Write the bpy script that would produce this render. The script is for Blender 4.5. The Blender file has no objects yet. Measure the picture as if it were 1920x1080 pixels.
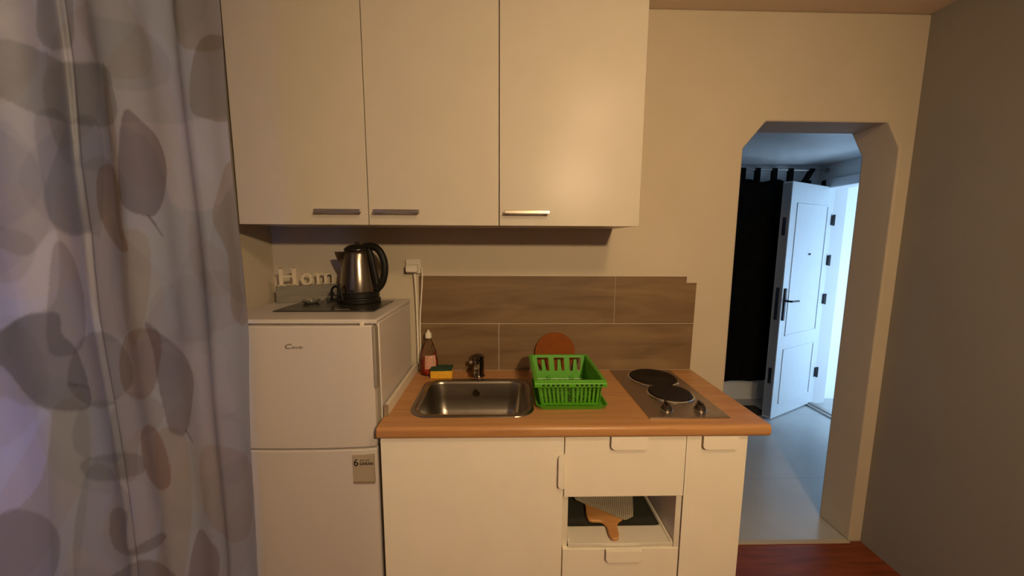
import bpy, bmesh, math, random
import numpy as np
from mathutils import Vector, Matrix
C = bpy.context.scene.collection
SC = bpy.context.scene
PI = math.pi
random.seed(4)

# ------------------------------------------------------------------ camera
FPX = 694.8
CZ = 1.5615
PITCH, YAW, ROLL = 0.1257, 0.0238, 0.0049
def cam_axes():
    a, b, c = PITCH, YAW, ROLL
    fw = Vector((math.sin(b)*math.cos(a), math.cos(b)*math.cos(a), -math.sin(a)))
    r = Vector((math.cos(b), -math.sin(b), 0)); u = r.cross(fw)
    return r*math.cos(c)+u*math.sin(c), -r*math.sin(c)+u*math.cos(c), fw
R_, U_, F_ = cam_axes()
cd = bpy.data.cameras.new('camera'); cam = bpy.data.objects.new('camera', cd); C.objects.link(cam)
cd.sensor_width = 36; cd.lens = FPX/1920*36; cd.clip_start = 0.02; cd.clip_end = 60
M4 = Matrix.Identity(4)
for i in range(3):
    M4[i][0] = R_[i]; M4[i][1] = U_[i]; M4[i][2] = -F_[i]
M4[0][3] = 0; M4[1][3] = 0; M4[2][3] = CZ
cam.matrix_world = M4
SC.camera = cam

# ------------------------------------------------------------------ world, lights, exposure
SC.view_settings.view_transform = 'Standard'
SC.view_settings.look = 'None'
SC.view_settings.exposure = 0.0
SC.view_settings.gamma = 1.0
SC.view_settings.use_curve_mapping = False
w = bpy.data.worlds.new('world'); SC.world = w; w.use_nodes = True
bg = w.node_tree.nodes['Background']; bg.inputs[0].default_value = (0.50, 0.62, 1.0, 1); bg.inputs[1].default_value = 0.55

LAMP = Vector((0.66, -0.85, 2.12))
def light(name, kind, loc, power, color, size=None, target=None, sy=None):
    d = bpy.data.lights.new(name, kind); d.energy = power; d.color = color
    if kind == 'AREA':
        d.size = size
        if sy: d.shape = 'RECTANGLE'; d.size_y = sy
    else: d.shadow_soft_size = size or .05
    o = bpy.data.objects.new(name, d); C.objects.link(o); o.location = loc
    if target is not None:
        o.rotation_euler = (Vector(target)-Vector(loc)).to_track_quat('-Z', 'Y').to_euler()
    return o
lamp = light('pendant_bulb_light', 'SPOT', LAMP, 122, (1.0, .71, .39), .05, (.26, 1.2, .60))
lamp.data.spot_size = math.radians(145); lamp.data.spot_blend = 1.0
CLAMP = Vector((0.62, -.05, 2.49))
light('ceiling_lamp_light', 'POINT', CLAMP, 30, (1.0, .70, .38), .10)
light('landing_daylight', 'AREA', (4.35, 2.35, .95), 51, (.50, .74, 1.0), 1.0, (3.2, 3.2, 1.15), 1.4)
light('window_daylight', 'AREA', (-1.75, -.05, 1.3), 44, (.34, .50, 1.0), .9, (-.8, .35, 1.2), 1.2)

# ------------------------------------------------------------------ materials
def new_mat(name):
    m = bpy.data.materials.new(name); m.use_nodes = True
    return m, m.node_tree, m.node_tree.nodes['Principled BSDF']
def plain(name, col, rough=.5, metal=0, noise=.05, nscale=12, bump=0, bscale=60, stretch=None, spec=None, coat=0):
    m, nt, b = new_mat(name)
    tc = nt.nodes.new('ShaderNodeTexCoord'); mp = nt.nodes.new('ShaderNodeMapping')
    nt.links.new(tc.outputs['Object'], mp.inputs[0])
    if stretch: mp.inputs['Scale'].default_value = stretch
    n = nt.nodes.new('ShaderNodeTexNoise'); n.inputs['Scale'].default_value = nscale; n.inputs['Detail'].default_value = 4
    nt.links.new(mp.outputs[0], n.inputs['Vector'])
    r = nt.nodes.new('ShaderNodeMapRange'); r.inputs['From Min'].default_value = .3; r.inputs['From Max'].default_value = .7
    r.inputs['To Min'].default_value = 1-noise; r.inputs['To Max'].default_value = 1+noise
    nt.links.new(n.outputs['Fac'], r.inputs['Value'])
    mx = nt.nodes.new('ShaderNodeVectorMath'); mx.operation = 'SCALE'; mx.inputs[0].default_value = col[:3]
    nt.links.new(r.outputs[0], mx.inputs['Scale']); nt.links.new(mx.outputs[0], b.inputs['Base Color'])
    b.inputs['Roughness'].default_value = rough; b.inputs['Metallic'].default_value = metal
    if spec is not None: b.inputs['Specular IOR Level'].default_value = spec
    if coat: b.inputs['Coat Weight'].default_value = coat
    if bump:
        n2 = nt.nodes.new('ShaderNodeTexNoise'); n2.inputs['Scale'].default_value = bscale; n2.inputs['Detail'].default_value = 3
        nt.links.new(mp.outputs[0], n2.inputs['Vector'])
        bp = nt.nodes.new('ShaderNodeBump'); bp.inputs['Strength'].default_value = bump; bp.inputs['Distance'].default_value = .004
        nt.links.new(n2.outputs['Fac'], bp.inputs['Height']); nt.links.new(bp.outputs[0], b.inputs['Normal'])
    return m
def wood(name, c1, c2, rough=.45, scale=(1, 14, 14), wscale=3.0, spec=.5):
    m, nt, b = new_mat(name)
    tc = nt.nodes.new('ShaderNodeTexCoord'); mp = nt.nodes.new('ShaderNodeMapping'); mp.inputs['Scale'].default_value = scale
    nt.links.new(tc.outputs['Object'], mp.inputs[0])
    n = nt.nodes.new('ShaderNodeTexNoise'); n.inputs['Scale'].default_value = wscale; n.inputs['Detail'].default_value = 6; n.inputs['Distortion'].default_value = .8
    nt.links.new(mp.outputs[0], n.inputs['Vector'])
    cr = nt.nodes.new('ShaderNodeValToRGB'); cr.color_ramp.elements[0].position = .32; cr.color_ramp.elements[1].position = .68
    cr.color_ramp.elements[0].color = (*c1, 1); cr.color_ramp.elements[1].color = (*c2, 1)
    nt.links.new(n.outputs['Fac'], cr.inputs[0]); nt.links.new(cr.outputs[0], b.inputs['Base Color'])
    b.inputs['Roughness'].default_value = rough; b.inputs['Specular IOR Level'].default_value = spec
    return m
def glass(name, col, rough=.03, ior=1.45):
    m, nt, b = new_mat(name)
    b.inputs['Base Color'].default_value = (*col, 1); b.inputs['Roughness'].default_value = rough
    b.inputs['Transmission Weight'].default_value = 1; b.inputs['IOR'].default_value = ior
    return m
def thin_clear(name, col, gloss):
    m = bpy.data.materials.new(name); m.use_nodes = True; nt = m.node_tree
    nt.nodes.remove(nt.nodes['Principled BSDF'])
    t_ = nt.nodes.new('ShaderNodeBsdfTransparent'); t_.inputs[0].default_value = (*col, 1)
    g_ = nt.nodes.new('ShaderNodeBsdfGlossy'); g_.inputs['Roughness'].default_value = .12
    fr_ = nt.nodes.new('ShaderNodeFresnel'); fr_.inputs[0].default_value = gloss
    x_ = nt.nodes.new('ShaderNodeMixShader'); nt.links.new(fr_.outputs[0], x_.inputs[0]); nt.links.new(t_.outputs[0], x_.inputs[1]); nt.links.new(g_.outputs[0], x_.inputs[2])
    nt.links.new(x_.outputs[0], nt.nodes['Material Output'].inputs['Surface'])
    return m
def emit(name, col, s):
    m, nt, b = new_mat(name)
    b.inputs['Emission Color'].default_value = (*col, 1); b.inputs['Emission Strength'].default_value = s
    return m
def tile_floor(name, c, grout, sx, sy, ox, oy, gw=.004, rough=.25):
    m, nt, b = new_mat(name)
    tc = nt.nodes.new('ShaderNodeTexCoord'); sp = nt.nodes.new('ShaderNodeSeparateXYZ'); nt.links.new(tc.outputs['Object'], sp.inputs[0])
    outs = []
    for ax, s, o in (('X', sx, ox), ('Y', sy, oy)):
        a = nt.nodes.new('ShaderNodeMath'); a.operation = 'SUBTRACT'; a.inputs[1].default_value = o; nt.links.new(sp.outputs[ax], a.inputs[0])
        d = nt.nodes.new('ShaderNodeMath'); d.operation = 'DIVIDE'; d.inputs[1].default_value = s; nt.links.new(a.outputs[0], d.inputs[0])
        f = nt.nodes.new('ShaderNodeMath'); f.operation = 'FRACT'; nt.links.new(d.outputs[0], f.inputs[0])
        l = nt.nodes.new('ShaderNodeMath'); l.operation = 'LESS_THAN'; l.inputs[1].default_value = gw/s; nt.links.new(f.outputs[0], l.inputs[0])
        outs.append(l)
    mx = nt.nodes.new('ShaderNodeMath'); mx.operation = 'MAXIMUM'; nt.links.new(outs[0].outputs[0], mx.inputs[0]); nt.links.new(outs[1].outputs[0], mx.inputs[1])
    n = nt.nodes.new('ShaderNodeTexNoise'); n.inputs['Scale'].default_value = 3; n.inputs['Detail'].default_value = 6
    nt.links.new(tc.outputs['Object'], n.inputs['Vector'])
    cr = nt.nodes.new('ShaderNodeValToRGB'); cr.color_ramp.elements[0].color = (*[x*.82 for x in c], 1); cr.color_ramp.elements[1].color = (*[min(1, x*1.12) for x in c], 1)
    nt.links.new(n.outputs['Fac'], cr.inputs[0])
    mix = nt.nodes.new('ShaderNodeMix'); mix.data_type = 'RGBA'; nt.links.new(mx.outputs[0], mix.inputs['Factor'])
    nt.links.new(cr.outputs[0], mix.inputs['A']); mix.inputs['B'].default_value = (*grout, 1)
    nt.links.new(mix.outputs['Result'], b.inputs['Base Color']); b.inputs['Roughness'].default_value = rough
    return m

M = {}
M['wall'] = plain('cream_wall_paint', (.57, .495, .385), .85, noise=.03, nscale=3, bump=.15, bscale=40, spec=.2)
M['wall_side'] = plain('shade_darkened_wall_paint', (.26, .24, .215), .85, noise=.03, nscale=3, bump=.15, bscale=40, spec=.2)  # right wall's shade put into its colour, darker than the other walls
M['wall_hall'] = plain('grey_white_hall_paint', (.72, .74, .76), .8, noise=.03, nscale=3, bump=.1, bscale=40, spec=.2)
M['ceil'] = plain('ceiling_paint', (.78, .66, .54), .9, noise=.02, nscale=3, spec=.1)
M['hall_ceil'] = plain('glossy_hall_ceiling', (.86, .88, .90), .25, noise=.02, nscale=3, spec=.5)
M['landing'] = plain('white_landing_paint', (.85, .87, .88), .8, noise=.02, nscale=3)
M['parquet'] = wood('red_brown_laminate', (.15, .036, .014), (.25, .062, .022), .42, (1.2, 12, 1), 3, .22)
M['tilefl'] = tile_floor('pale_grey_floor_tile', (.46, .47, .47), (.34, .34, .34), 1.8, .9, 1.2, 2.25)
M['cab'] = plain('brightened_cream_laminate', (.88, .82, .69), .34, noise=.02, nscale=6, bump=.08, bscale=25, spec=.22)  # base fronts, colour lightened to stand in for stronger light
M['upcab'] = plain('dimmed_cream_laminate', (.575, .52, .435), .32, noise=.02, nscale=6, bump=.08, bscale=25, spec=.19)  # wall units, cream darkened in colour to stand in for weaker light
M['cabin'] = plain('white_melamine_inside', (.74, .69, .59), .45, noise=.02)
M['edge'] = plain('laminate_edge', (.50, .42, .30), .5, noise=.02)
M['fridge'] = plain('white_enamel', (.60, .55, .52), .34, noise=.01, nscale=4, spec=.35)
M['gasket'] = plain('grey_rubber_gasket', (.28, .25, .21), .6)
M['wt'] = wood('beech_worktop', (.43, .205, .078), (.53, .275, .11), .38, (1, 16, 16), 2.5)
M['wtile'] = wood('wood_look_tile', (.145, .088, .046), (.235, .150, .080), .45, (1.3, 9, 9), 1.6, .35)
M['grout'] = plain('light_grout', (.52, .44, .33), .8)
M['steel'] = plain('brushed_steel', (.30, .26, .22), .20, 1, noise=.08, nscale=40, stretch=(1, 20, 20))
M['sinksteel'] = plain('sink_steel', (.36, .32, .27), .27, 1, noise=.06, nscale=30)
M['hobsteel'] = plain('hob_steel', (.50, .42, .34), .38, 1, noise=.05, nscale=30, stretch=(20, 1, 1))
M['chrome'] = plain('chrome', (.62, .60, .58), .08, 1, noise=.02)
M['darkchrome'] = plain('dark_chrome', (.17, .145, .13), .14, 1, noise=.02)
M['iron'] = plain('black_cast_iron', (.011, .007, .005), .6, noise=.2, nscale=30, spec=.3)
M['knob'] = plain('brown_black_plastic', (.030, .018, .012), .35)
M['handle'] = plain('satin_nickel', (.50, .43, .36), .32, 1, noise=.03)
M['green'] = plain('green_plastic', (.085, .34, .014), .35, noise=.04, spec=.5)
M['terracotta'] = plain('terracotta_wood', (.23, .065, .014), .8, noise=.1, nscale=20, spec=.1)
M['boardwood'] = wood('board_wood', (.50, .23, .07), (.62, .31, .11), .5, (1, 10, 10), 4)
M['black'] = plain('black_plastic', (.012, .011, .010), .25)
M['blacksatin'] = plain('satin_black_plastic', (.010, .009, .008), .5, spec=.25)
M['blackmatte'] = plain('black_cloth', (.006, .006, .006), .95, noise=.3, spec=.05)
M['mat'] = plain('dark_glass_board', (.035, .032, .027), .25, noise=.1)
M['tray'] = plain('dark_tray_coating', (.040, .040, .032), .5, noise=.1)
M['sponge'] = plain('yellow_sponge', (.78, .42, .03), .95, noise=.12, nscale=120, bump=.8, bscale=160)
M['scour'] = plain('green_scouring_pad', (.020, .055, .025), .95, noise=.3, nscale=90, bump=.8, bscale=150)
M['white'] = plain('white_plastic', (.74, .68, .58), .4, noise=.01)
M['signwhite'] = plain('cream_painted_wood', (.55, .47, .35), .6, noise=.05)
M['signbase'] = wood('grey_weathered_wood', (.13, .115, .09), (.20, .175, .135), .55, (2, 12, 12), 4)
M['soapglass'] = thin_clear('clear_bottle_plastic', (.94, .91, .87), 1.4)
M['soap'] = plain('red_orange_detergent', (.50, .060, .025), .15, noise=.03)
M['label_pink'] = plain('pale_pink_label', (.55, .30, .22), .5, noise=.25, nscale=60)
M['clear'] = plain('shiny_glass_metal', (.42, .41, .34), .12, .7)
M['sticker'] = plain('grey_beige_sticker', (.40, .335, .25), .5, noise=.04)
M['stickerdark'] = plain('sticker_brown_band', (.27, .21, .14), .5)
M['ink'] = plain('dark_print', (.03, .02, .015), .5)
M['logo'] = plain('grey_logo_print', (.13, .10, .08), .35)
M['doorwhite'] = plain('white_door_paint', (.62, .66, .70), .40, noise=.02)
M['dooredge'] = plain('grey_door_edge', (.30, .30, .31), .5, noise=.02)
M['darkmetal'] = plain('dark_metal', (.05, .05, .055), .35, 1)
M['alu'] = plain('aluminium_threshold', (.42, .40, .38), .4, 1)
M['doormat'] = plain('dark_doormat', (.035, .037, .032), .95, noise=.3, nscale=80)
M['bulb'] = emit('glowing_bulb', (1, .62, .30), 30)
M['shade'] = plain('white_lamp_metal', (.7, .66, .6), .5)
M['winglass'] = glass('window_glass', (1, 1, 1), .0, 1.0)

# ------------------------------------------------------------------ mesh helpers
def obj(name, bm, mat, parent=None, smooth=35, bevel=0, seg=2):
    me = bpy.data.meshes.new(name)
    bmesh.ops.recalc_face_normals(bm, faces=bm.faces[:])
    bm.to_mesh(me); bm.free()
    if smooth:
        for p in me.polygons: p.use_smooth = True
        me.set_sharp_from_angle(angle=math.radians(smooth))
    mats = mat if isinstance(mat, (list, tuple)) else [mat]
    for m_ in mats: me.materials.append(m_)
    o = bpy.data.objects.new(name, me); C.objects.link(o)
    if parent: o.parent = parent
    if bevel:
        b = o.modifiers.new('bevel', 'BEVEL'); b.width = bevel; b.segments = seg; b.limit_method = 'ANGLE'; b.angle_limit = math.radians(40)
    return o
def B(): return bmesh.new()
def box(bm, x0, x1, y0, y1, z0, z1, mi=0, mat4=None):
    vs = [bm.verts.new((x, y, z)) for x in (x0, x1) for y in (y0, y1) for z in (z0, z1)]
    if mat4 is not None:
        for v in vs: v.co = mat4 @ v.co
    for f in ((0, 1, 3, 2), (4, 6, 7, 5), (0, 4, 5, 1), (2, 3, 7, 6), (0, 2, 6, 4), (1, 5, 7, 3)):
        fc = bm.faces.new([vs[i] for i in f]); fc.material_index = mi
    return vs
def prism(bm, pts, axis, a0, a1, mi=0, mat4=None):
    """extrude 2d polygon along axis; pts are in the other two axes (in xyz order)"""
    def mk(p, a):
        if axis == 'x': v = Vector((a, p[0], p[1]))
        elif axis == 'y': v = Vector((p[0], a, p[1]))
        else: v = Vector((p[0], p[1], a))
        return bm.verts.new(mat4 @ v if mat4 is not None else v)
    A = [mk(p, a0) for p in pts]; Bv = [mk(p, a1) for p in pts]
    n = len(pts)
    f1 = bm.faces.new(A); f2 = bm.faces.new(Bv[::-1]); f1.material_index = f2.material_index = mi
    for i in range(n):
        f = bm.faces.new([A[i], Bv[i], Bv[(i+1) % n], A[(i+1) % n]]); f.material_index = mi
def loft(bm, rings, cap0=True, cap1=True, closed=True, mi=0):
    vr = [[bm.verts.new(p) for p in r] for r in rings]
    n = len(vr[0])
    for a, b in zip(vr[:-1], vr[1:]):
        for i in range(n if closed else n-1):
            j = (i+1) % n
            f = bm.faces.new([a[i], a[j], b[j], b[i]]); f.material_index = mi
    if cap0: bm.faces.new(vr[0][::-1]).material_index = mi
    if cap1: bm.faces.new(vr[-1]).material_index = mi
def lathe(bm, prof, cx, cy, n=40, mi=0, cap0=True, cap1=True, sy=1):
    rings = [[Vector((cx+r*math.cos(2*PI*i/n), cy+r*sy*math.sin(2*PI*i/n), z)) for i in range(n)] for r, z in prof]
    loft(bm, rings, cap0, cap1, mi=mi)
def cyl(bm, p0, p1, r0, r1=None, n=24, mi=0):
    p0, p1 = Vector(p0), Vector(p1); d = (p1-p0).normalized()
    a = d.orthogonal().normalized(); b = d.cross(a); r1 = r0 if r1 is None else r1
    loft(bm, [[p0+(a*math.cos(2*PI*i/n)+b*math.sin(2*PI*i/n))*r0 for i in range(n)],
              [p1+(a*math.cos(2*PI*i/n)+b*math.sin(2*PI*i/n))*r1 for i in range(n)]], mi=mi)
def catmull(pts, k=8):
    P = [Vector(p) for p in pts]; P = [P[0]*2-P[1]]+P+[P[-1]*2-P[-2]]
    out = []
    for i in range(1, len(P)-2):
        for j in range(k):
            t = j/k
            out.append(.5*((2*P[i])+(-P[i-1]+P[i+1])*t+(2*P[i-1]-5*P[i]+4*P[i+1]-P[i+2])*t*t+(-P[i-1]+3*P[i]-3*P[i+1]+P[i+2])*t**3))
    out.append(P[-2]); return out
def tube(bm, pts, r, n=10, k=8, mi=0, rx=None, up=Vector((0, 1, 0))):
    P = catmull(pts, k) if k > 1 else [Vector(p) for p in pts]
    rings = []
    for i, p in enumerate(P):
        d = (P[min(i+1, len(P)-1)]-P[max(i-1, 0)]).normalized()
        a = up.cross(d)
        if a.length < 1e-3: a = d.orthogonal()
        a.normalize(); b = d.cross(a)
        rr = r[0]+(r[1]-r[0])*i/(len(P)-1) if isinstance(r, tuple) else r
        rb = rx if rx else rr
        rings.append([p+a*math.cos(2*PI*j/n)*rr+b*math.sin(2*PI*j/n)*rb for j in range(n)])
    loft(bm, rings, mi=mi)
def rrect(x0, x1, y0, y1, r, z, n=8):
    out = []
    for cx, cy, a0 in ((x1-r, y1-r, 0), (x0+r, y1-r, PI/2), (x0+r, y0+r, PI), (x1-r, y0+r, 1.5*PI)):
        for i in range(n+1):
            a = a0+PI/2*i/n; out.append(Vector((cx+r*math.cos(a), cy+r*math.sin(a), z)))
    return out
def rrect2(x0, x1, y0, y1, r, n=6): return [(v.x, v.y) for v in rrect(x0, x1, y0, y1, r, 0, n)]
def tag(o, label, cat, group=None, kind=None):
    o['label'] = label; o['category'] = cat
    if group: o['group'] = group
    if kind: o['kind'] = kind
    return o
def thing(name, label, cat, loc=(0, 0, 0), rotz=0, group=None):
    o = bpy.data.objects.new(name, None); C.objects.link(o); o.location = loc; o.rotation_euler = (0, 0, rotz)
    o.empty_display_size = .1
    return tag(o, label, cat, group)
def struct(o, label, cat):
    o['kind'] = 'structure'; return tag(o, label, cat)
def text_mesh(name, s, size, mat, loc, parent, ext=.0006, shear=0, sx=1, bold=0):
    cu = bpy.data.curves.new(name, 'FONT'); cu.body = s; cu.size = size; cu.extrude = ext; cu.shear = shear; cu.align_x = 'LEFT'
    cu.offset = bold
    t = bpy.data.objects.new(name, cu); C.objects.link(t)
    bpy.context.view_layer.update()
    dg = bpy.context.evaluated_depsgraph_get()
    me = bpy.data.meshes.new_from_object(t.evaluated_get(dg))
    bpy.data.objects.remove(t)
    for v in me.vertices:                                  # stand the text up, facing -y
        x, y, z = v.co; v.co = (x*sx, -z, y)
    me.materials.clear(); me.materials.append(mat)
    o = bpy.data.objects.new(name, me); C.objects.link(o); o.location = loc
    if parent: o.parent = parent
    return o

# ------------------------------------------------------------------ the room
XL, XR, YW, YH = -1.057, 1.885, 1.729, 1.915
CEIL = 2.565; YF = -3.2
bm = B(); box(bm, XL-.15, XR+.15, YF-.15, YW, -.10, 0)
struct(obj('floor', bm, M['parquet']), 'red-brown laminate floor of the kitchen room', 'floor')
bm = B(); box(bm, XL-.15, 5.0, YW, 3.75, -.10, 0)
struct(obj('floor', bm, M['tilefl']), 'pale grey tiled floor of the hallway beyond the opening', 'floor')
bm = B(); box(bm, XL-.15, XR+.15, YF-.15, YH, CEIL, CEIL+.1)
struct(obj('ceiling', bm, M['ceil']), 'cream painted ceiling of the kitchen room', 'ceiling')
bm = B()
prism(bm, [(XL-.15, 0), (1.092, 0), (1.092, 1.985), (1.188, 2.106), (1.757, 2.106), (1.822, 1.995), (1.822, 0), (XR+.15, 0), (XR+.15, CEIL), (XL-.15, CEIL)], 'y', YW, YH)
struct(obj('wall_back', bm, M['wall'], bevel=.008, seg=3), 'cream kitchen wall with chamfered doorless opening to the hallway', 'wall')
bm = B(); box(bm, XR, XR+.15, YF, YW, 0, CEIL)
struct(obj('wall_right', bm, M['wall_side']), 'plain wall right of the doorway opening, its shade put into the colour', 'wall')
WY0, WY1, WZ0, WZ1 = -.45, .52, .45, 2.05
bm = B()
box(bm, XL-.15, XL, YF, WY0, 0, CEIL); box(bm, XL-.15, XL, WY1, YW, 0, CEIL)
box(bm, XL-.15, XL, WY0, WY1, 0, WZ0); box(bm, XL-.15, XL, WY0, WY1, WZ1, CEIL)
struct(obj('wall_left', bm, M['wall']), 'cream wall on the left behind the fridge and leaf curtain', 'wall')
bm = B(); box(bm, XL-.15, XR+.15, YF-.15, YF, 0, CEIL)
struct(obj('wall_front', bm, M['wall']), 'cream wall at the far end of the room, behind the viewer', 'wall')
t = bpy.data.objects.new('window_1', None); C.objects.link(t); t.location = (XL-.08, (WY0+WY1)/2, WZ0)
struct(t, 'white framed window in the left wall behind the leaf curtain', 'window')
bm = B(); hy = (WY1-WY0)/2; hz = WZ1-WZ0
for a, b_, c, d in ((-hy, -hy+.06, 0, hz), (hy-.06, hy, 0, hz), (-hy, hy, 0, .06), (-hy, hy, hz-.06, hz), (-.03, .03, 0, hz)): box(bm, -.03, .03, a, b_, c, d)
obj('window_frame', bm, M['doorwhite'], t)
bm = B(); box(bm, -.003, .003, -hy+.05, hy-.05, .05, hz-.05); obj('window_pane', bm, M['winglass'], t)

# hallway shell
HX0, HX1, HY = .45, 2.95, 3.50; HC = 2.27
bm = B(); box(bm, HX0-.1, HX1+.2, YH, HY+.15, HC, HC+.1)
struct(obj('ceiling', bm, M['hall_ceil']), 'bluish glossy ceiling of the hallway seen through the opening', 'ceiling')
bm = B(); box(bm, HX0-.1, 4.7, HY, HY+.15, 0, 2.6)
struct(obj('wall_hall_back', bm, M['landing']), 'white wall at the end of the hallway and landing, behind the black curtain', 'wall')
bm = B(); box(bm, HX0-.1, HX0, YH, HY, 0, HC)
struct(obj('wall_hall_left', bm, M['wall_hall']), 'grey white left wall of the hallway', 'wall')
DY0, DY1, DZ = 2.56, 3.40, 2.06
bm = B(); box(bm, HX1, HX1+.2, YH-.0, DY0, 0, HC); box(bm, HX1, HX1+.2, DY1, HY, 0, HC); box(bm, HX1, HX1+.2, DY0, DY1, DZ, HC)
struct(obj('wall_hall_right', bm, M['wall_hall']), 'grey hallway wall holding the open entrance door', 'wall')
bm = B(); box(bm, XR+.15, HX1, YH-.1, YH, 0, HC)
struct(obj('wall_hall_front', bm, M['wall_hall']), 'grey wall between hallway and room, right of the opening', 'wall')
# landing outside the entrance door
bm = B(); box(bm, 4.55, 4.7, 1.2, HY, 0, 2.6)
struct(obj('wall_landing_right', bm, M['landing']), 'white outer wall of the bright landing', 'wall')
bm = B(); box(bm, HX1+.2, 4.7, 1.05, 1.2, 0, 2.6)
struct(obj('wall_landing_front', bm, M['landing']), 'white near wall of the bright landing', 'wall')
bm = B(); box(bm, HX1+.2, 4.7, 1.2, HY+.15, 2.6, 2.7)
struct(obj('ceiling', bm, M['landing']), 'white ceiling of the landing outside the entrance door', 'ceiling')
bm = B(); box(bm, HX1-.02, HX1+.08, DY0, DY1, 0, .012); box(bm, HX1+.02, HX1+.04, DY0, DY1, .012, .02)
struct(obj('trim_1', bm, M['alu']), 'metal threshold strip under the open entrance door', 'threshold')
bm = B()
for y0, y1, z0, z1 in ((DY0-.05, DY0+.02, 0, DZ+.07), (DY1-.02, DY1+.04, 0, DZ+.07), (DY0-.05, DY1+.04, DZ-.01, DZ+.07)): box(bm, HX1-.025, HX1+.05, y0, y1, z0, z1)
struct(obj('trim_2', bm, M['doorwhite'], bevel=.006), 'pale frame around the entrance door opening', 'door frame')
bm = B(); box(bm, 1.094, 1.82, YW-.012, YW+.012, 0, .004)
struct(obj('trim_3', bm, M['grout']), 'thin pale joint between the red-brown laminate and grey tiles', 'trim')

# entrance door leaf (open)
F0 = Vector((2.365, 3.05, 0)); F1 = Vector((3.03, 3.395, 0)); L = (F1-F0).length
ang = math.atan2(F1.y-F0.y, F1.x-F0.x)
d1 = bpy.data.objects.new('door_1', None); C.objects.link(d1); d1.location = F0+Vector((0, 0, .01)); d1.rotation_euler = (0, 0, ang)
struct(d1, 'white panelled entrance door standing open towards the black curtain', 'door')
TH = .075; H = 2.05
bm = B(); box(bm, 0, L, .004, TH, 0, H)
for vs in ((.10, L-.10, .12, .62), (.10, L-.10, .74, 1.88)):       # raised mouldings
    x0, x1, z0, z1 = vs
    for a, b_, c, d in ((x0, x0+.010, z0, z1), (x1-.010, x1, z0, z1), (x0, x1, z0, z0+.010), (x0, x1, z1-.010, z1)):
        box(bm, a, b_, -.0015, .006, c, d)
obj('door_leaf', bm, M['doorwhite'], d1, bevel=.002)
bm = B(); box(bm, -.002, .001, .010, TH-.004, .02, H-.01); eo = obj('leaf_edge', bm, M['dooredge'], d1); eo['label'] = 'grey edge of the door leaf'
for z0, z1 in ((1.61, 1.76), (.89, 1.17), (.32, .46)):
    bm = B(); box(bm, -.006, -.002, .028, .052, z0, z1); obj('lock_plate', bm, M['darkmetal'], d1)
for z in (.31, 1.026, 1.389, 1.757):
    bm = B(); box(bm, L-.022, L+.004, -.016, .004, z-.045, z+.045); cyl(bm, (L-.002, -.012, z-.05), (L-.002, -.012, z+.05), .009)
    obj('hinge', bm, M['darkmetal'], d1, bevel=.002)
bm = B(); box(bm, .022, .052, -.010, .004, .885, 1.165)
hp = obj('handle_plate', bm, M['darkmetal'], d1, bevel=.006)
bm = B(); tube(bm, [(.038, -.005, 1.058), (.038, -.05, 1.058), (.06, -.055, 1.058), (.155, -.055, 1.055)], .009)
obj('door_handle', bm, M['darkmetal'], hp)
bm = B(); cyl(bm, (L*.52, -.006, 1.45), (L*.52, .006, 1.45), .009); obj('peephole', bm, M['darkmetal'], d1)

# black tab curtain and its rod
ROD_Z = 2.215; RY = 3.41
t = thing('curtain_rod', 'thin pale metal rod carrying the black tab-top curtain in the hallway', 'curtain rod', (2.2, RY, ROD_Z))
bm = B(); cyl(bm, (-1.74, 0, 0), (.748, 0, 0), .009); obj('rod', bm, M['alu'], t)
bm = B(); cyl(bm, (.735, 0, 0), (.749, 0, 0), .022); obj('wall_socket_cup', bm, M['alu'], t)
t = thing('black_curtain', 'black tab-top curtain hanging in the hallway beside the open door', 'curtain', (2.2, RY, .22))
bm = B(); nx, nz = 120, 24
def bc(x, z, side):
    sag = 0
    zt = ROD_Z-.095-.22
    fx = .010*math.sin(x*22)+.005*math.sin(x*51+1)
    top = zt+.012*math.cos((x-.02)*2*PI/.26)*max(0, 1) if x < .42 else zt+.012*math.cos((.4)*2*PI/.26)+.02*(x-.42)/.2
    return Vector((x, fx+side*.0025, z*top+.012*(1-z)*(x+.5)))
xs = [-1.4+(.615+1.4)*i/nx for i in range(nx+1)]
for side in (-1, 1):
    g = [[bm.verts.new(bc(x, j/nz, side)) for j in range(nz+1)] for x in xs]
    for i in range(nx):
        for j in range(nz): bm.faces.new([g[i][j], g[i+1][j], g[i+1][j+1], g[i][j+1]])
obj('curtain_panel', bm, M['blackmatte'], t)
for xt, lean in ((-.24, 0), (-.035, 0), (.10, 0), (.255, 0), (.405, 0), (.60, .06), (-.46, 0), (-.70, 0), (-.95, 0), (-1.2, 0)):
    bm = B(); hw = .022; zr = ROD_Z-.22
    xt0 = xt-lean
    for s in (-1, 1):
        prism(bm, [(xt0-hw, zr-.11), (xt0+hw, zr-.11), (xt+hw, zr+.002), (xt-hw, zr+.002)], 'y', s*.0105, s*.0135)
    prism(bm, [(xt-hw, zr), (xt+hw, zr), (xt+hw, zr+.013), (xt-hw, zr+.013)], 'y', -.0135, .0135)
    obj('curtain_tab', bm, M['blackmatte'], t)
bm = B(); box(bm, 2.10, 2.42, 3.14, 3.34, .0005, .008)
tag(obj('doormat', bm, M['doormat'], bevel=.003), 'dark mat on the hallway tiles below the black curtain', 'doormat')

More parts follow.
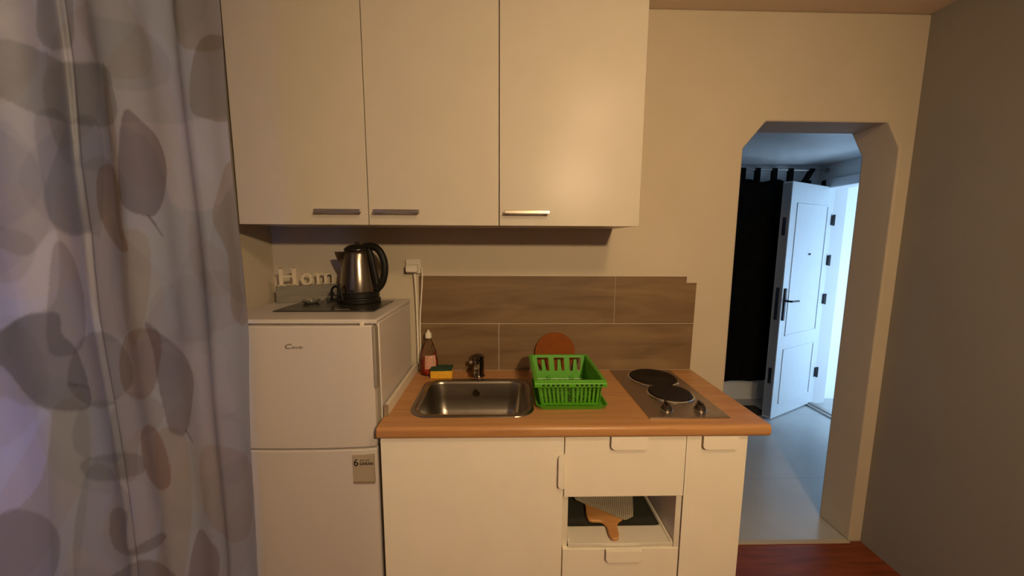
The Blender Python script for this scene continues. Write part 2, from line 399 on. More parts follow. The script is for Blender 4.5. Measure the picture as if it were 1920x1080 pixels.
# ------------------------------------------------------------------ kitchen wall cabinets
YU = 1.386
def bar_handle(parent, x0, x1, z, y):
    bm = B(); box(bm, x0, x1, y-.030, y-.022, z-.0065, z+.0065)
    for xx in (x0+.014, x1-.014): box(bm, xx-.005, xx+.005, y-.024, y+.001, z-.005, z+.005)
    return obj('handle', bm, M['handle'], parent, bevel=.0015)
def wall_cabinet(x0, x1, hx0, hx1, label):
    t = thing('wall_cabinet', label, 'cabinet', ((x0+x1)/2, YW, 1.618), 0, 'cream wall cabinets above the counter')
    ox = (x0+x1)/2; w2 = (x1-x0)/2; y1 = -.002; y0 = YU+.019-YW; hh = .925
    bm = B(); th = .016
    box(bm, -w2, -w2+th, y0, y1, .002, hh); box(bm, w2-th, w2, y0, y1, .002, hh)
    box(bm, -w2+th, w2-th, y0, y1, .002, .002+th); box(bm, -w2+th, w2-th, y0, y1, hh-th, hh)
    box(bm, -w2+th, w2-th, -.008, y1, .002+th, hh-th); box(bm, -w2+th, w2-th, y0+.03, -.008, hh/2, hh/2+th)
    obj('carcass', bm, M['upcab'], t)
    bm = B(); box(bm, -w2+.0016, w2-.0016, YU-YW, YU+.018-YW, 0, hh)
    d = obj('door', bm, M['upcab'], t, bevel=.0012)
    bar_handle(d, hx0-ox, hx1-ox, .048, YU-YW)
    return t
wall_cabinet(-.959, -.4915, -.675, -.509, 'cream wall cabinet above the fridge, beside the leaf curtain')
wall_cabinet(-.4915, -.0155, -.465, -.301, 'middle cream wall cabinet, above the sink')
wall_cabinet(-.0155, .506, .004, .169, 'widest cream wall cabinet, rightmost, with the soft lamp reflection')

# ------------------------------------------------------------------ base cabinets
YB = 1.194; YBK = 1.70; ZT = .9436; ZU = .902
def tab_handle(parent, x0, x1, ztop, y, h):
    bm = B(); r = .016
    pts = [(x0, ztop)]+[(x0+r-r*math.cos(a), ztop-h+r-r*math.sin(a)) for a in [PI/2*i/6 for i in range(7)]]
    pts += [(x1-.006, ztop-h), (x1, ztop-h+.006), (x1, ztop)]
    prism(bm, pts, 'y', y-.015, y-.011)
    box(bm, x0, x1, y-.015, y+.002, ztop-.0005, ztop+.0025)
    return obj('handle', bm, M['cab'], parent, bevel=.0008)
# sink cabinet
t = thing('base_cabinet', 'cream base cabinet with one wide door under the sink', 'cabinet', (0, 0, 0))
bm = B()
box(bm, -.4185, -.4025, YB+.019, YBK, 0, ZU-.001); box(bm, .196, .2125, YB+.019, YBK, 0, ZU-.001)
box(bm, -.4025, .196, YB+.019, YBK, .10, .116); box(bm, -.4025, .196, YBK-.004, YBK, .116, .7)
box(bm, -.4025, .196, YB+.019, YB+.037, .845, ZU-.001); box(bm, -.4025, .196, YB+.07, YB+.086, 0, .10)
obj('carcass', bm, M['cabin'], t)
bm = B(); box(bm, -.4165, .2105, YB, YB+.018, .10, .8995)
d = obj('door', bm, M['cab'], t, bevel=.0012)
bm = B()
xe = .2105; r = .012
pts = [(xe, .835)]+[(xe-.020+r-r*math.sin(a), .835-r+r*math.cos(a)) for a in [PI/2*i/6 for i in range(7)]]
pts += [(xe-.020+r-r*math.cos(a), .712+r-r*math.sin(a)) for a in [PI/2*i/6 for i in range(7)]]+[(xe, .712)]
prism(bm, pts, 'y', YB-.015, YB-.011); box(bm, xe-.0005, xe+.002, YB-.015, YB+.001, .712, .835)
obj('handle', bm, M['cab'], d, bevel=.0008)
# drawer unit with an open compartment
t = thing('drawer_cabinet', 'cream drawer cabinet with an open compartment holding a dark tray', 'cabinet', (0, 0, 0))
bm = B()
box(bm, .2135, .233, YB+.019, YBK, 0, ZU-.001); box(bm, .615, .6345, YB+.003, YBK, 0, ZU-.001)
box(bm, .233, .615, YBK-.005, YBK, .1, ZU-.001); box(bm, .233, .615, YB+.019, YBK-.005, .10, .116)
box(bm, .233, .615, YB+.019, YB+.037, ZU-.02, ZU-.001); box(bm, .233, .615, YB+.07, YB+.086, 0, .10)
box(bm, .233, .615, YB+.019, YBK-.005, .672, .682)
obj('carcass', bm, M['cabin'], t)
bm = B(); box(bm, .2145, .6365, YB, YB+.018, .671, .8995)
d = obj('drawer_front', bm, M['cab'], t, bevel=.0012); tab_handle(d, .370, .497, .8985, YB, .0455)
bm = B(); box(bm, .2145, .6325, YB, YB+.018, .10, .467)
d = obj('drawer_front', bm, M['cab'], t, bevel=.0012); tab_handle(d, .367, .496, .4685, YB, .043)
bm = B(); box(bm, .2345, .6135, YB+.004, YBK-.02, .474, .485)
box(bm, .604, .6125, YB+.006, YBK-.02, .485, .492); box(bm, .2345, .2425, YB+.02, YBK-.02, .485, .492)
obj('pull_out_shelf', bm, M['cabin'], t, bevel=.001)
# narrow right cabinet
t = thing('narrow_cabinet', 'narrow cream base cabinet with a plain door below the hob, right end', 'cabinet', (0, 0, 0))
bm = B()
box(bm, .6375, .653, YB+.019, YBK, 0, ZU-.001); box(bm, .835, .852, YB+.019, YBK, 0, ZU-.001)
box(bm, .653, .835, YBK-.005, YBK, .1, ZU-.001); box(bm, .653, .835, YB+.019, YBK-.005, .1, .116); box(bm, .653, .835, YB+.07, YB+.086, 0, .10)
obj('carcass', bm, M['cabin'], t)
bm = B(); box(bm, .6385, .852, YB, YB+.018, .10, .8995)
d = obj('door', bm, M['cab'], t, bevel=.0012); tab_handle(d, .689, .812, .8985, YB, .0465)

# ------------------------------------------------------------------ worktop with a sink cut-out
SX0, SX1, SY0, SY1 = -.318, .092, 1.266, 1.582
t = thing('worktop', 'beech-coloured worktop with rounded front edge on the base cabinets', 'worktop', (.247, 1.45, ZU))
WX0, WX1, WY0_, WY1_ = -.421, .9145, 1.171, 1.7275
bm = B()
off = Matrix.Translation((-.247, -1.45, -ZU))
r = .014
fr = [(SY0, ZT)]+[(WY0_+r-r*math.sin(a), ZT-r+r*math.cos(a)) for a in [PI/2*i/6 for i in range(7)]]
fr += [(WY0_+r-r*math.cos(a), ZU+r-r*math.sin(a)) for a in [PI/2*i/6 for i in range(7)]]+[(SY0, ZU)]
loopp = fr+[(SY1, ZU), (WY1_, ZU), (WY1_, ZT), (SY1, ZT)]        # closed profile
xs_ = [WX0, SX0, SX1, WX1]
V = [[bm.verts.new(off @ Vector((x, y, z))) for y, z in loopp] for x in xs_]
nl = len(loopp); iF = len(fr)
for k in range(3):
    for q in range(nl):
        if k == 1 and q in (iF-1, nl-1): continue               # bottom and top of the cut-out
        bm.faces.new([V[k][q], V[k+1][q], V[k+1][(q+1) % nl], V[k][(q+1) % nl]])
bm.faces.new(V[0]); bm.faces.new(V[3][::-1])
bm.faces.new([V[1][0], V[1][iF-1], V[1][iF], V[1][nl-1]]); bm.faces.new([V[2][0], V[2][nl-1], V[2][iF], V[2][iF-1]])
bm.faces.new([V[1][0], V[2][0], V[2][iF-1], V[1][iF-1]]); bm.faces.new([V[1][nl-1], V[1][iF], V[2][iF], V[2][nl-1]])
obj('slab', bm, M['wt'], t)
bm = B(); box(bm, -.4205, -.4075, 1.262, 1.7265, ZT+.0003, ZT+.040, mat4=off)
box(bm, -.4213, -.4070, 1.254, 1.262, ZT+.0003, ZT+.041, 1, mat4=off)
o = obj('upstand', bm, [M['white'], M['stickerdark']], t, bevel=.001); o['label'] = 'white side upstand strip beside the fridge'

# sink
t = thing('sink', 'rectangular stainless steel sink set into the worktop', 'sink', (-.113, 1.424, ZT))
def sr(gx, r, z): return [v-Vector((-.113, 1.424, ZT)) for v in rrect(-.342+gx, .116-gx, 1.240+gx, 1.606-gx, r, ZT+z, 8)]
bm = B()
loft(bm, [sr(0, .075, .0002), sr(.001, .075, .0035), sr(.008, .070, .0048), sr(.016, .066, .0040), sr(.024, .062, .0005), sr(.027, .060, -.010), sr(.034, .058, -.07), sr(.042, .056, -.120), sr(.058, .050, -.148), sr(.085, .04, -.158), sr(.12, .03, -.160)], cap0=False)
obj('basin', bm, M['sinksteel'], t, smooth=60)
bm = B(); lathe(bm, [(.002, -.1585), (.020, -.1585), (.038, -.1570), (.040, -.1595)], 0, 0, 32)
obj('drain', bm, M['chrome'], t)
bm = B()
cyl(bm, (-.005, .158-.012, -.045), (-.005, .149-.012, -.047), .016); obj('overflow', bm, M['darkchrome'], t)
# faucet
t = thing('faucet', 'short chrome mixer tap behind the sink', 'faucet', (-.115, 1.652, ZT))
bm = B(); lathe(bm, [(.031, 0), (.031, .004), (.028, .008), (.0275, .012), (.0275, .074), (.0265, .080)], 0, 0, 32); obj('body', bm, M['darkchrome'], t)
bm = B(); lathe(bm, [(.0270, .0805), (.0280, .086), (.026, .097), (.014, .103), (.001, .104)], 0, 0, 32)
tube(bm, [(0, .0, .099), (0, -.030, .100), (0, -.060, .096)], .005, rx=.009); obj('lever', bm, M['darkchrome'], t)
bm = B(); tube(bm, [(0, -.018, .045), (0, -.05, .066), (0, -.085, .068), (0, -.098, .058)], .0125); sp_ = obj('spout', bm, M['chrome'], t)
bm = B(); cyl(bm, (0, -.0985, .060), (0, -.0995, .044), .0125, .0125); obj('aerator', bm, M['chrome'], sp_)
bm = B(); cyl(bm, (-.026, -.006, .066), (-.040, -.008, .066), .0105); obj('side_button', bm, M['chrome'], t)

# hob
t = thing('electric_hob', 'two-plate stainless electric hob on the right of the worktop', 'hob', (.66, 1.467, ZT))
bm = B(); 
loft(bm, [[Vector((x-.66, y-1.467, z)) for x, y, z in ((v.x, v.y, v.z) for v in rr)] for rr in
  (rrect(.515, .805, 1.222, 1.712, .006, .0003, 4), rrect(.515, .805, 1.222, 1.712, .006, .0035, 4), rrect(.518, .802, 1.225, 1.709, .005, .0055, 4), rrect(.524, .796, 1.231, 1.703, .005, .0040, 4))], cap0=True)
obj('hob_plate', bm, M['hobsteel'], t)
for cy, r in ((1.600, .0985), (1.424, .0815)):
    bm = B(); lathe(bm, [(r+.012, .0040), (r+.010, .0075), (r+.003, .0095), (r+.001, .006), (r, .004)], .018, cy-1.467, 56, cap0=False, cap1=False)
    o = obj('plate_ring', bm, M['chrome'], t)
    bm = B(); lathe(bm, [(r, .0040), (r, .0130), (r-.003, .0152), (r*.30, .0152), (r*.28, .0140), (.001, .0140)], .018, cy-1.467, 56, cap1=True)
    obj('hot_plate', bm, M['iron'], t)
for kx in (-.057, .068):
    bm = B(); lathe(bm, [(.0205, .0042), (.0205, .010), (.0175, .013), (.016, .022), (.012, .024), (.001, .024)], kx, -.181, 28)
    box(bm, kx-.0045, kx+.0045, -.181-.017, -.181+.017, .020, .034)
    k = obj('control_knob', bm, M['knob'], t, bevel=.001)
    bm = B(); lathe(bm, [(.0225, .0040), (.0228, .0062), (.0206, .0070)], kx, -.181, 28, cap1=False); obj('knob_collar', bm, M['chrome'], k)

# ------------------------------------------------------------------ splashback
t = thing('tiled_splashback', 'brown wood-look tiled splashback on the wall behind sink and hob', 'splashback', (0, YW, ZT))
bm = B(); prism(bm, [(-.392, .0005), (.9095, .0005), (.9145, .4264), (.8665, .4264), (.8665, .4564), (-.392, .4564)], 'y', -.0055, -.0006); obj('grout_bed', bm, M['grout'], t)
ZJ = 1.1745-ZT
for nm, poly in (('a', [(-.391, .004), (-.0215, .004), (-.0215, ZJ-.0022), (-.391, ZJ-.0022)]),
                 ('b', [(-.0175, .004), (.9090, .004), (.9115, ZJ-.0022), (-.0175, ZJ-.0022)]),
                 ('c', [(-.391, ZJ+.0022), (.5270, ZJ+.0022), (.5270, .4560), (-.391, .4560)]),
                 ('d', [(.5302, ZJ+.0022), (.9115, ZJ+.0022), (.9140, .4260), (.8660, .4260), (.8660, .4560), (.5302, .4560)])):
    bm = B(); prism(bm, poly, 'y', -.0095, -.0056); obj('wall_tile', bm, M['wtile'], t, bevel=.0006)
# socket, plug, cables
t = thing('power_socket', 'white wall socket with a plug above the left end of the tiles', 'socket', (-.414, YW, 1.445))
bm = B(); prism(bm, rrect2(-.036, .036, -.034, .034, .009), 'y', -.016, -.0005); obj('socket_plate', bm, M['white'], t, bevel=.003)
bm = B(); prism(bm, rrect2(-.028, .026, -.026, .008, .008), 'y', -.052, -.016); obj('plug', bm, M['white'], t, bevel=.004)
bm = B(); tube(bm, [(-.407, YW-.024, 1.412), (-.4035, YW-.018, 1.30), (-.402, YW-.016, 1.15), (-.401, YW-.018, 1.0), (-.400, YW-.022, .992)], .0055)
tag(obj('power_cable', bm, M['white']), 'thicker white cable hanging straight down beside the splashback', 'cable', 'white cables under the socket')
bm = B(); tube(bm, [(-.374, YW-.028, 1.440), (-.372, YW-.026, 1.40), (-.380, YW-.020, 1.30), (-.3895, YW-.016, 1.19), (-.3905, YW-.016, 1.05), (-.3895, YW-.018, .9475)], .0038)
tag(obj('power_cable', bm, M['white']), 'thin white cable running diagonally from the plug over the tile edge', 'cable', 'white cables under the socket')

# ------------------------------------------------------------------ things on the worktop
# dish rack
t = thing('dish_rack', 'bright green plastic dish rack between sink and hob', 'dish rack', (.246, 1.45, ZT+.0003))
def quad_ring(x0, x1, y0, y1, z): return [Vector(p) for p in ((x0, y0, z), (x1, y0, z), (x1, y1, z), (x0, y1, z))]
def rr3(x0, x1, y0, y1, r, z): return [Vector((v.x, v.y, z)) for v in rrect(x0, x1, y0, y1, r, z, 5)]
bm = B()   # drip tray
loft(bm, [rr3(-.112, .134, -.148, .120, .02, 0), rr3(-.120, .143, -.155, .127, .022, .014), rr3(-.123, .146, -.158, .130, .022, .0155), rr3(-.118, .141, -.153, .125, .02, .0155), rr3(-.110, .132, -.146, .118, .018, .003)])
obj('drip_tray', bm, M['green'], t)
bk = bpy.data.objects.new('basket', None)
bm = B()
XB0, XB1, YB0, YB1 = -.104, .116, -.132, .128      # bottom
XT0, XT1, YT0, YT1 = -.122, .122, -.146, .150      # top
HB, HT = .010, .114
def lp(x, y, f):  # map from unit square to taper at height f
    x0 = XB0+(XT0-XB0)*f; x1 = XB1+(XT1-XB1)*f; y0 = YB0+(YT0-YB0)*f; y1 = YB1+(YT1-YB1)*f
    return Vector((x0+(x1-x0)*x, y0+(y1-y0)*y, HB+(HT-HB)*f))
def panel(bm, a0, a1, f0, f1, side, th=.003):
    pts = []
    if side == 'front': P = lambda a, f: lp(a, 0, f); n = Vector((0, th, 0))
    elif side == 'back': P = lambda a, f: lp(a, 1, f); n = Vector((0, -th, 0))
    elif side == 'left': P = lambda a, f: lp(0, a, f); n = Vector((th, 0, 0))
    else: P = lambda a, f: lp(1, a, f); n = Vector((-th, 0, 0))
    q = [P(a0, f0), P(a1, f0), P(a1, f1), P(a0, f1)]
    loft(bm, [q, [v+n for v in q]])
# side walls solid above, slotted lower part
for s in ('left', 'right'):
    panel(bm, 0, 1, .42, .96, s); panel(bm, 0, 1, 0, .08, s)
    for i in range(18): panel(bm, i/18+.004, i/18+.034, .08, .42, s)
# front wall: band and slats in two groups
panel(bm, 0, 1, .74, .96, 'front'); panel(bm, 0, 1, 0, .08, 'front')
for g0 in (.02, .535):
    for i in range(7): a = g0+i*.0665; panel(bm, a, a+.036, .08, .74, 'front', .006)
# back wall: three openings with a finger each
panel(bm, 0, 1, 0, .36, 'back'); panel(bm, 0, 1, .90, .96, 'back')
for a0, a1 in ((0, .10), (.31, .41), (.60, .70), (.91, 1)): panel(bm, a0, a1, .36, .90, 'back')
for ac in (.205, .505, .805):
    q = [lp(ac-.045, 1, .36), lp(ac+.045, 1, .36), lp(ac+.025, 1, .82), lp(ac-.025, 1, .82)]
    loft(bm, [q, [v+Vector((0, -.004, 0)) for v in q]])
# bottom grid
for i in range(9): a = (i+.5)/9; p = lp(a, 0, 0); box(bm, p.x-.004, p.x+.004, YB0, YB1, HB-.002, HB+.002)
for i in range(12): a = (i+.5)/12; p = lp(0, a, 0); box(bm, XB0, XB1, p.y-.004, p.y+.004, HB-.002, HB+.002)
# plate dividers row along the middle
for i in range(8):
    yy = YB0+.03+i*.028
    for xx in (-.045, .055): box(bm, xx-.002, xx+.002, yy-.002, yy+.002, HB, HB+.03)
for cx_ in (-.1, .1):
    for cy_ in (-.12, .115): box(bm, cx_-.006, cx_+.006, cy_-.006, cy_+.006, .0032, HB)
o = obj('basket', bm, M['green'], t)
bm = B()   # rolled rim
def rim(g, z, r=.012): return rr3(XT0-g, XT1+g, YT0-g, YT1+g, r, z)
loft(bm, [rim(.001, HT-.010), rim(.011, HT-.012), rim(.012, HT-.003), rim(.009, HT+.0005), rim(-.001, HT-.001), rim(-.003, HT-.010)], cap0=False, cap1=False)
rm = obj('rim', bm, M['green'], o)
bm = B()   # front flange with the row of small slots
def flr(y, z): return [Vector((XT0-.008, y, z)), Vector((XT1+.008, y, z))]
pr = [(-.1565, HT-.002), (-.166, HT-.006), (-.169, HT-.014), (-.167, HT-.022), (-.1635, HT-.022), (-.1655, HT-.014), (-.163, HT-.009), (-.1565, HT-.0055)]
prism(bm, pr, 'x', XT0-.010, XT1+.010); o2 = obj('front_flange', bm, M['green'], o)
for i in range(13):
    if i == 6: continue
    a = XT0+.018+i*.0175
    bm = B(); box(bm, a, a+.009, -.1700, -.1680, HT-.016, HT-.011); o3 = obj('rim_slot', bm, M['iron'], o)

# round board leaning on the tiles
t = thing('round_board', 'round terracotta brown board leaning on the tiles behind the dish rack', 'board', (.246, 1.700, ZT))
bm = B(); n = 56; rd = .095; lean = math.radians(7)
cyl(bm, (0, -.010, rd*math.cos(lean)+.001), (0, -.010+.010*math.cos(lean), rd*math.cos(lean)+.001-.010*math.sin(lean)*0), rd, n=n)
me = obj('board_disc', bm, M['terracotta'], t, bevel=.002)
me.rotation_euler = (-lean*.7, 0, 0)

# soap bottle
t = thing('dish_soap_bottle', 'clear dish soap bottle with white cap and red liquid in the corner', 'bottle', (-.343, 1.668, ZT))
bm = B(); lathe(bm, [(.001, .0005), (.032, .0005), (.038, .006), (.0405, .03), (.0395, .075), (.0345, .11), (.0225, .145), (.0135, .165), (.0125, .180)], 0, 0, 36, sy=.62, cap1=False)
obj('bottle_body', bm, M['soapglass'], t, smooth=60)
bm = B(); lathe(bm, [(.001, .003), (.030, .003), (.0365, .008), (.0388, .03), (.0380, .073), (.001, .0735)], 0, 0, 36, sy=.60)
obj('liquid', bm, M['soap'], t, smooth=50)
bm = B()
rings = []
for z, r in ((.035, .0412), (.070, .0402), (.098, .0378)):
    rings.append([Vector((r*math.sin(a), -r*.62*math.cos(a), z)) for a in [-.35+1.35*i/14 for i in range(15)]])
loft(bm, rings, False, False, closed=False); obj('bottle_label', bm, M['label_pink'], t, smooth=60)
bm = B(); lathe(bm, [(.0145, .176), (.0145, .192), (.0125, .200), (.006, .205), (.005, .213), (.001, .214)], 0, 0, 28); obj('cap', bm, M['white'], t)

# sponge
t = thing('sponge', 'yellow sponge with dark green scouring top beside the tap', 'sponge', (-.280, 1.643, ZT+.0005), math.radians(2))
bm = B(); box(bm, -.049, .049, -.031, .031, 0, .036); obj('foam', bm, M['sponge'], t, bevel=.004, seg=3)
bm = B(); box(bm, -.049, .049, -.031, .031, .036, .046); obj('scouring_pad', bm, M['scour'], t, bevel=.002)

# ------------------------------------------------------------------ tray, board and cloth in the compartment
t = thing('baking_tray', 'black shallow tray in the open compartment of the drawer cabinet', 'tray', (.42, 1.47, .4855))
bm = B()
loft(bm, [rr3(-.170, .170, -.190, .190, .008, 0), rr3(-.176, .176, -.193, .193, .010, .005), rr3(-.179, .179, -.195, .195, .010, .005), rr3(-.174, .174, -.190, .190, .008, .0022), rr3(-.16, .16, -.17, .17, .008, .0015)])
obj('tray_body', bm, M['tray'], t)
t = thing('cutting_board', 'small wooden cutting board with handle sticking out of the open compartment', 'cutting board', (.40, 1.36, .4915))
def bpt(x, y): return (x-.40, y-1.36)
cb = [(.345, 1.450), (.336, 1.400), (.333, 1.360), (.327, 1.325), (.330, 1.296), (.345, 1.288), (.362, 1.287), (.378, 1.283), (.387, 1.268), (.390, 1.245), (.388, 1.222), (.393, 1.205), (.405, 1.199), (.417, 1.205), (.424, 1.220), (.427, 1.242), (.432, 1.266), (.444, 1.284), (.465, 1.300), (.488, 1.33), (.500, 1.38), (.495, 1.45)]
cc = catmull([(x-.40, y-1.36, 0) for x, y in cb], 5)
bm = B(); prism(bm, [(v.x, v.y) for v in cc], 'z', 0, .012); obj('board_plate', bm, M['boardwood'], t, bevel=.003)
# striped cloth
m, nt, b = new_mat('grey_striped_cloth')
tc = nt.nodes.new('ShaderNodeTexCoord'); mp = nt.nodes.new('ShaderNodeMapping'); mp.inputs['Rotation'].default_value = (0, 0, math.radians(20)); nt.links.new(tc.outputs['Object'], mp.inputs[0])
wv = nt.nodes.new('ShaderNodeTexWave'); wv.inputs['Scale'].default_value = 42; wv.inputs['Distortion'].default_value = .6; nt.links.new(mp.outputs[0], wv.inputs['Vector'])
cr = nt.nodes.new('ShaderNodeValToRGB'); cr.color_ramp.elements[0].color = (.22, .185, .13, 1); cr.color_ramp.elements[1].color = (.52, .46, .36, 1)
nt.links.new(wv.outputs['Fac'], cr.inputs[0]); nt.links.new(cr.outputs[0], b.inputs['Base Color']); b.inputs['Roughness'].default_value = .9
t = thing('kitchen_cloth', 'folded grey striped cloth lying on the cutting board in the compartment', 'cloth', (.42, 1.37, .504))
bm = B()
P = [(.262, 1.43), (.555, 1.44), (.535, 1.345), (.505, 1.285), (.470, 1.268), (.400, 1.315), (.330, 1.36)]
def cloth_h(x, y): return .006+.003*math.sin(x*60+y*20)+.002*math.sin(y*90)
nu, nv = 26, 14
def cpt(u, v):
    a = Vector((.262+.013*v, 1.44-.075*v, 0)) ; bk_ = Vector((.275+(.555-.275)*u, 1.455, 0))
    fx = .300+(.485-.300)*u; fy = 1.395-(1.395-1.268)*u**1.05
    if u > .9: fx += (u-.9)*.2; fy += (u-.9)*.35
    f = Vector((fx, fy, 0)); p = bk_.lerp(f, v)
    return p
for lay in range(3):
    g = []
    for i in range(nu+1):
        row = []
        for j in range(nv+1):
            p = cpt(i/nu, j/nv*(1-.05*lay))
            row.append((bm.verts.new((p.x-.42, p.y-1.37, .0035*lay+cloth_h(p.x, p.y)*.4)), bm.verts.new((p.x-.42, p.y-1.37, .0035*lay+cloth_h(p.x, p.y)*.4+.0028))))
        g.append(row)
    for i in range(nu):
        for j in range(nv):
            bm.faces.new([g[i][j][1], g[i+1][j][1], g[i+1][j+1][1], g[i][j+1][1]])
            bm.faces.new([g[i][j][0], g[i][j+1][0], g[i+1][j+1][0], g[i+1][j][0]])
    edge = [(i, 0) for i in range(nu)]+[(nu, j) for j in range(nv)]+[(nu-i, nv) for i in range(nu)]+[(0, nv-j) for j in range(nv)]
    for (i, j), (i2, j2) in zip(edge, edge[1:]+edge[:1]):
        bm.faces.new([g[i][j][0], g[i2][j2][0], g[i2][j2][1], g[i][j][1]])
obj('cloth_fold', bm, m, t)

# ------------------------------------------------------------------ fridge
FX0, FX1, FY0, FYB = -.975, -.428, 1.262, 1.690; FT = 1.298
t = thing('refrigerator', 'white two-door fridge standing between the leaf curtain and the base cabinets', 'fridge', (0, 0, 0))
bm = B(); box(bm, FX0, FX1, FY0, FYB, .03, FT-.016); obj('body', bm, M['fridge'], t, bevel=.004)
bm = B(); box(bm, FX0-.002, FX1+.002, FY0-.030, FYB+.004, FT-.016, FT); obj('top_panel', bm, M['fridge'], t, bevel=.005, seg=3)
def fdoor(z0, z1):
    bm = B(); n = 14; pts = []
    x0, x1 = FX0, FX1-.012
    for i in range(n+1):
        u = i/n; x = x0+(x1-x0)*u; pts.append((x, FY0-.040-.010*(1-(2*u-1)**2)))
    pts = [(x0, FY0-.006)]+[(x0, FY0-.034)]+pts[1:-1]+[(x1, FY0-.034), (x1, FY0-.006)]
    prism(bm, pts, 'z', z0, z1); d = obj('door', bm, M['fridge'], t, bevel=.005, seg=3)
    bm = B(); box(bm, FX0+.01, FX1-.004, FY0-.0065, FY0-.0003, z0+.01, z1-.01); obj('gasket', bm, M['gasket'], d)
    return d
du = fdoor(.847, FT-.019); dl = fdoor(.06, .841)
bm = B(); box(bm, FX1-.014, FX1-.003, FY0-.036, FY0-.006, 1.06, FT-.022); o = obj('door_grip', bm, M['gasket'], du, bevel=.003)
bm = B(); box(bm, FX1-.052, FX1-.038, FY0-.041, FY0-.028, FT-.024, FT-.004); o = obj('hinge_cap', bm, M['white'], du, bevel=.003)
for xx in (FX0+.05, FX1-.05):
    for yy in (FY0+.05, FYB-.05):
        bm = B(); cyl(bm, (xx, yy, 0), (xx, yy, .031), .018); obj('foot', bm, M['black'], t)
text_mesh('brand_lettering', 'C', .024, M['logo'], (-.727, FY0-.0508, 1.2035), du, sx=1.35, shear=.25)
text_mesh('brand_lettering', 'andy', .013, M['logo'], (-.703, FY0-.0508, 1.2045), du, sx=1.55, shear=.25)
bm = B(); prism(bm, [(-.523, .715), (-.449, .715), (-.449, .822), (-.523, .822)], 'y', FY0-.0475, FY0-.038)
st = obj('warranty_sticker', bm, M['sticker'], dl)
bm = B(); box(bm, -.523, -.449, FY0-.0479, FY0-.0473, .715, .724); pass
obj('sticker_band', bm, M['stickerdark'], st)
text_mesh('sticker_number', '6', .036, M['ink'], (-.5195, FY0-.0480, .783), st, sx=.95, bold=.0006)
text_mesh('sticker_lettering', 'GARAN', .0145, M['ink'], (-.499, FY0-.0478, .786), st, sx=.95, bold=.0003)
text_mesh('sticker_lettering', 'ANI DE', .009, M['logo'], (-.499, FY0-.0478, .800), st, sx=1.2)

# board/mat on the fridge
ME = FT+.0003
t = thing('glass_board', 'thin black rectangular board lying on the fridge top under the kettle', 'board', (-.665, 1.508, ME))
bm = B(); box(bm, -.186, .186, -.142, .102, 0, .0045); obj('board_plate', bm, M['mat'], t, bevel=.0015)
bm = B(); box(bm, .03, .085, -.118, -.110, .0046, .0049); o = obj('small_print', bm, M['sticker'], t)

# kettle
KX, KY = -.610, 1.573; KZ = ME+.0048
t = thing('electric_kettle', 'stainless steel electric kettle with black handle on the fridge', 'kettle', (KX, KY, KZ), 0)
bm = B(); lathe(bm, [(.082, 0), (.085, .004), (.085, .014), (.080, .018), (.079, .022)], 0, 0, 48); bs = obj('power_base', bm, M['blacksatin'], t)
bm = B(); lathe(bm, [(.078, .0225), (.0805, .026), (.0805, .044), (.0765, .0475)], 0, 0, 48); obj('lower_collar', bm, M['blacksatin'], t)
bm = B(); lathe(bm, [(.0765, .048), (.0765, .052), (.0715, .10), (.0645, .15), (.0565, .20), (.0525, .214), (.0505, .216)], 0, 0, 64); obj('steel_body', bm, M['steel'], t, smooth=60)
bm = B(); lathe(bm, [(.0530, .2165), (.0540, .221), (.049, .228), (.035, .238), (.015, .243), (.001, .2435)], 0, 0, 48)
lid = obj('lid', bm, M['black'], t, smooth=50)
bm = B(); lathe(bm, [(.001, .2435), (.009, .2437), (.009, .249), (.006, .252), (.001, .2525)], 0, 0, 20); obj('lid_knob', bm, M['black'], lid)
bm = B()   # handle D
tube(bm, [(.030, -.006, .232), (.062, -.008, .234), (.088, -.010, .222), (.106, -.011, .192), (.114, -.012, .152), (.110, -.012, .112), (.098, -.011, .078), (.078, -.010, .054)], .0150, n=14, k=8, rx=.0145)
tube(bm, [(.050, -.008, .222), (.060, -.008, .185), (.070, -.008, .13), (.079, -.008, .075), (.081, -.008, .048)], .0120, n=12, k=6, rx=.012)
obj('handle', bm, M['blacksatin'], t, smooth=60)
bm = B()   # spout
a_ = math.radians(195); dx, dy = math.cos(a_), math.sin(a_); sd = Vector((-dy, dx, 0))
rings = []
for z, out, hw in ((.150, .0645, .004), (.172, .074, .014), (.195, .083, .020), (.212, .087, .022)):
    base = .058 if z < .18 else .052
    c = Vector((dx, dy, 0))
    rings.append([c*base*.8-sd*hw+Vector((0, 0, z)), c*out-sd*hw*.4+Vector((0, 0, z)), c*(out+.003)+Vector((0, 0, z)), c*out+sd*hw*.4+Vector((0, 0, z)), c*base*.8+sd*hw+Vector((0, 0, z))])
loft(bm, rings); obj('spout', bm, M['steel'], t, smooth=60)
bm = B(); box(bm, -.008, .012, -.0835, -.070, .050, .060); sw = obj('switch', bm, M['black'], t, bevel=.003)
bm = B(); tube(bm, [(-.078, -.03, .012), (-.094, -.045, .020), (-.088, -.060, .058), (-.066, -.072, .074), (-.044, -.078, .055), (-.037, -.082, .022), (-.040, -.075, .010)], .0048, n=10); obj('cord', bm, M['blacksatin'], t)

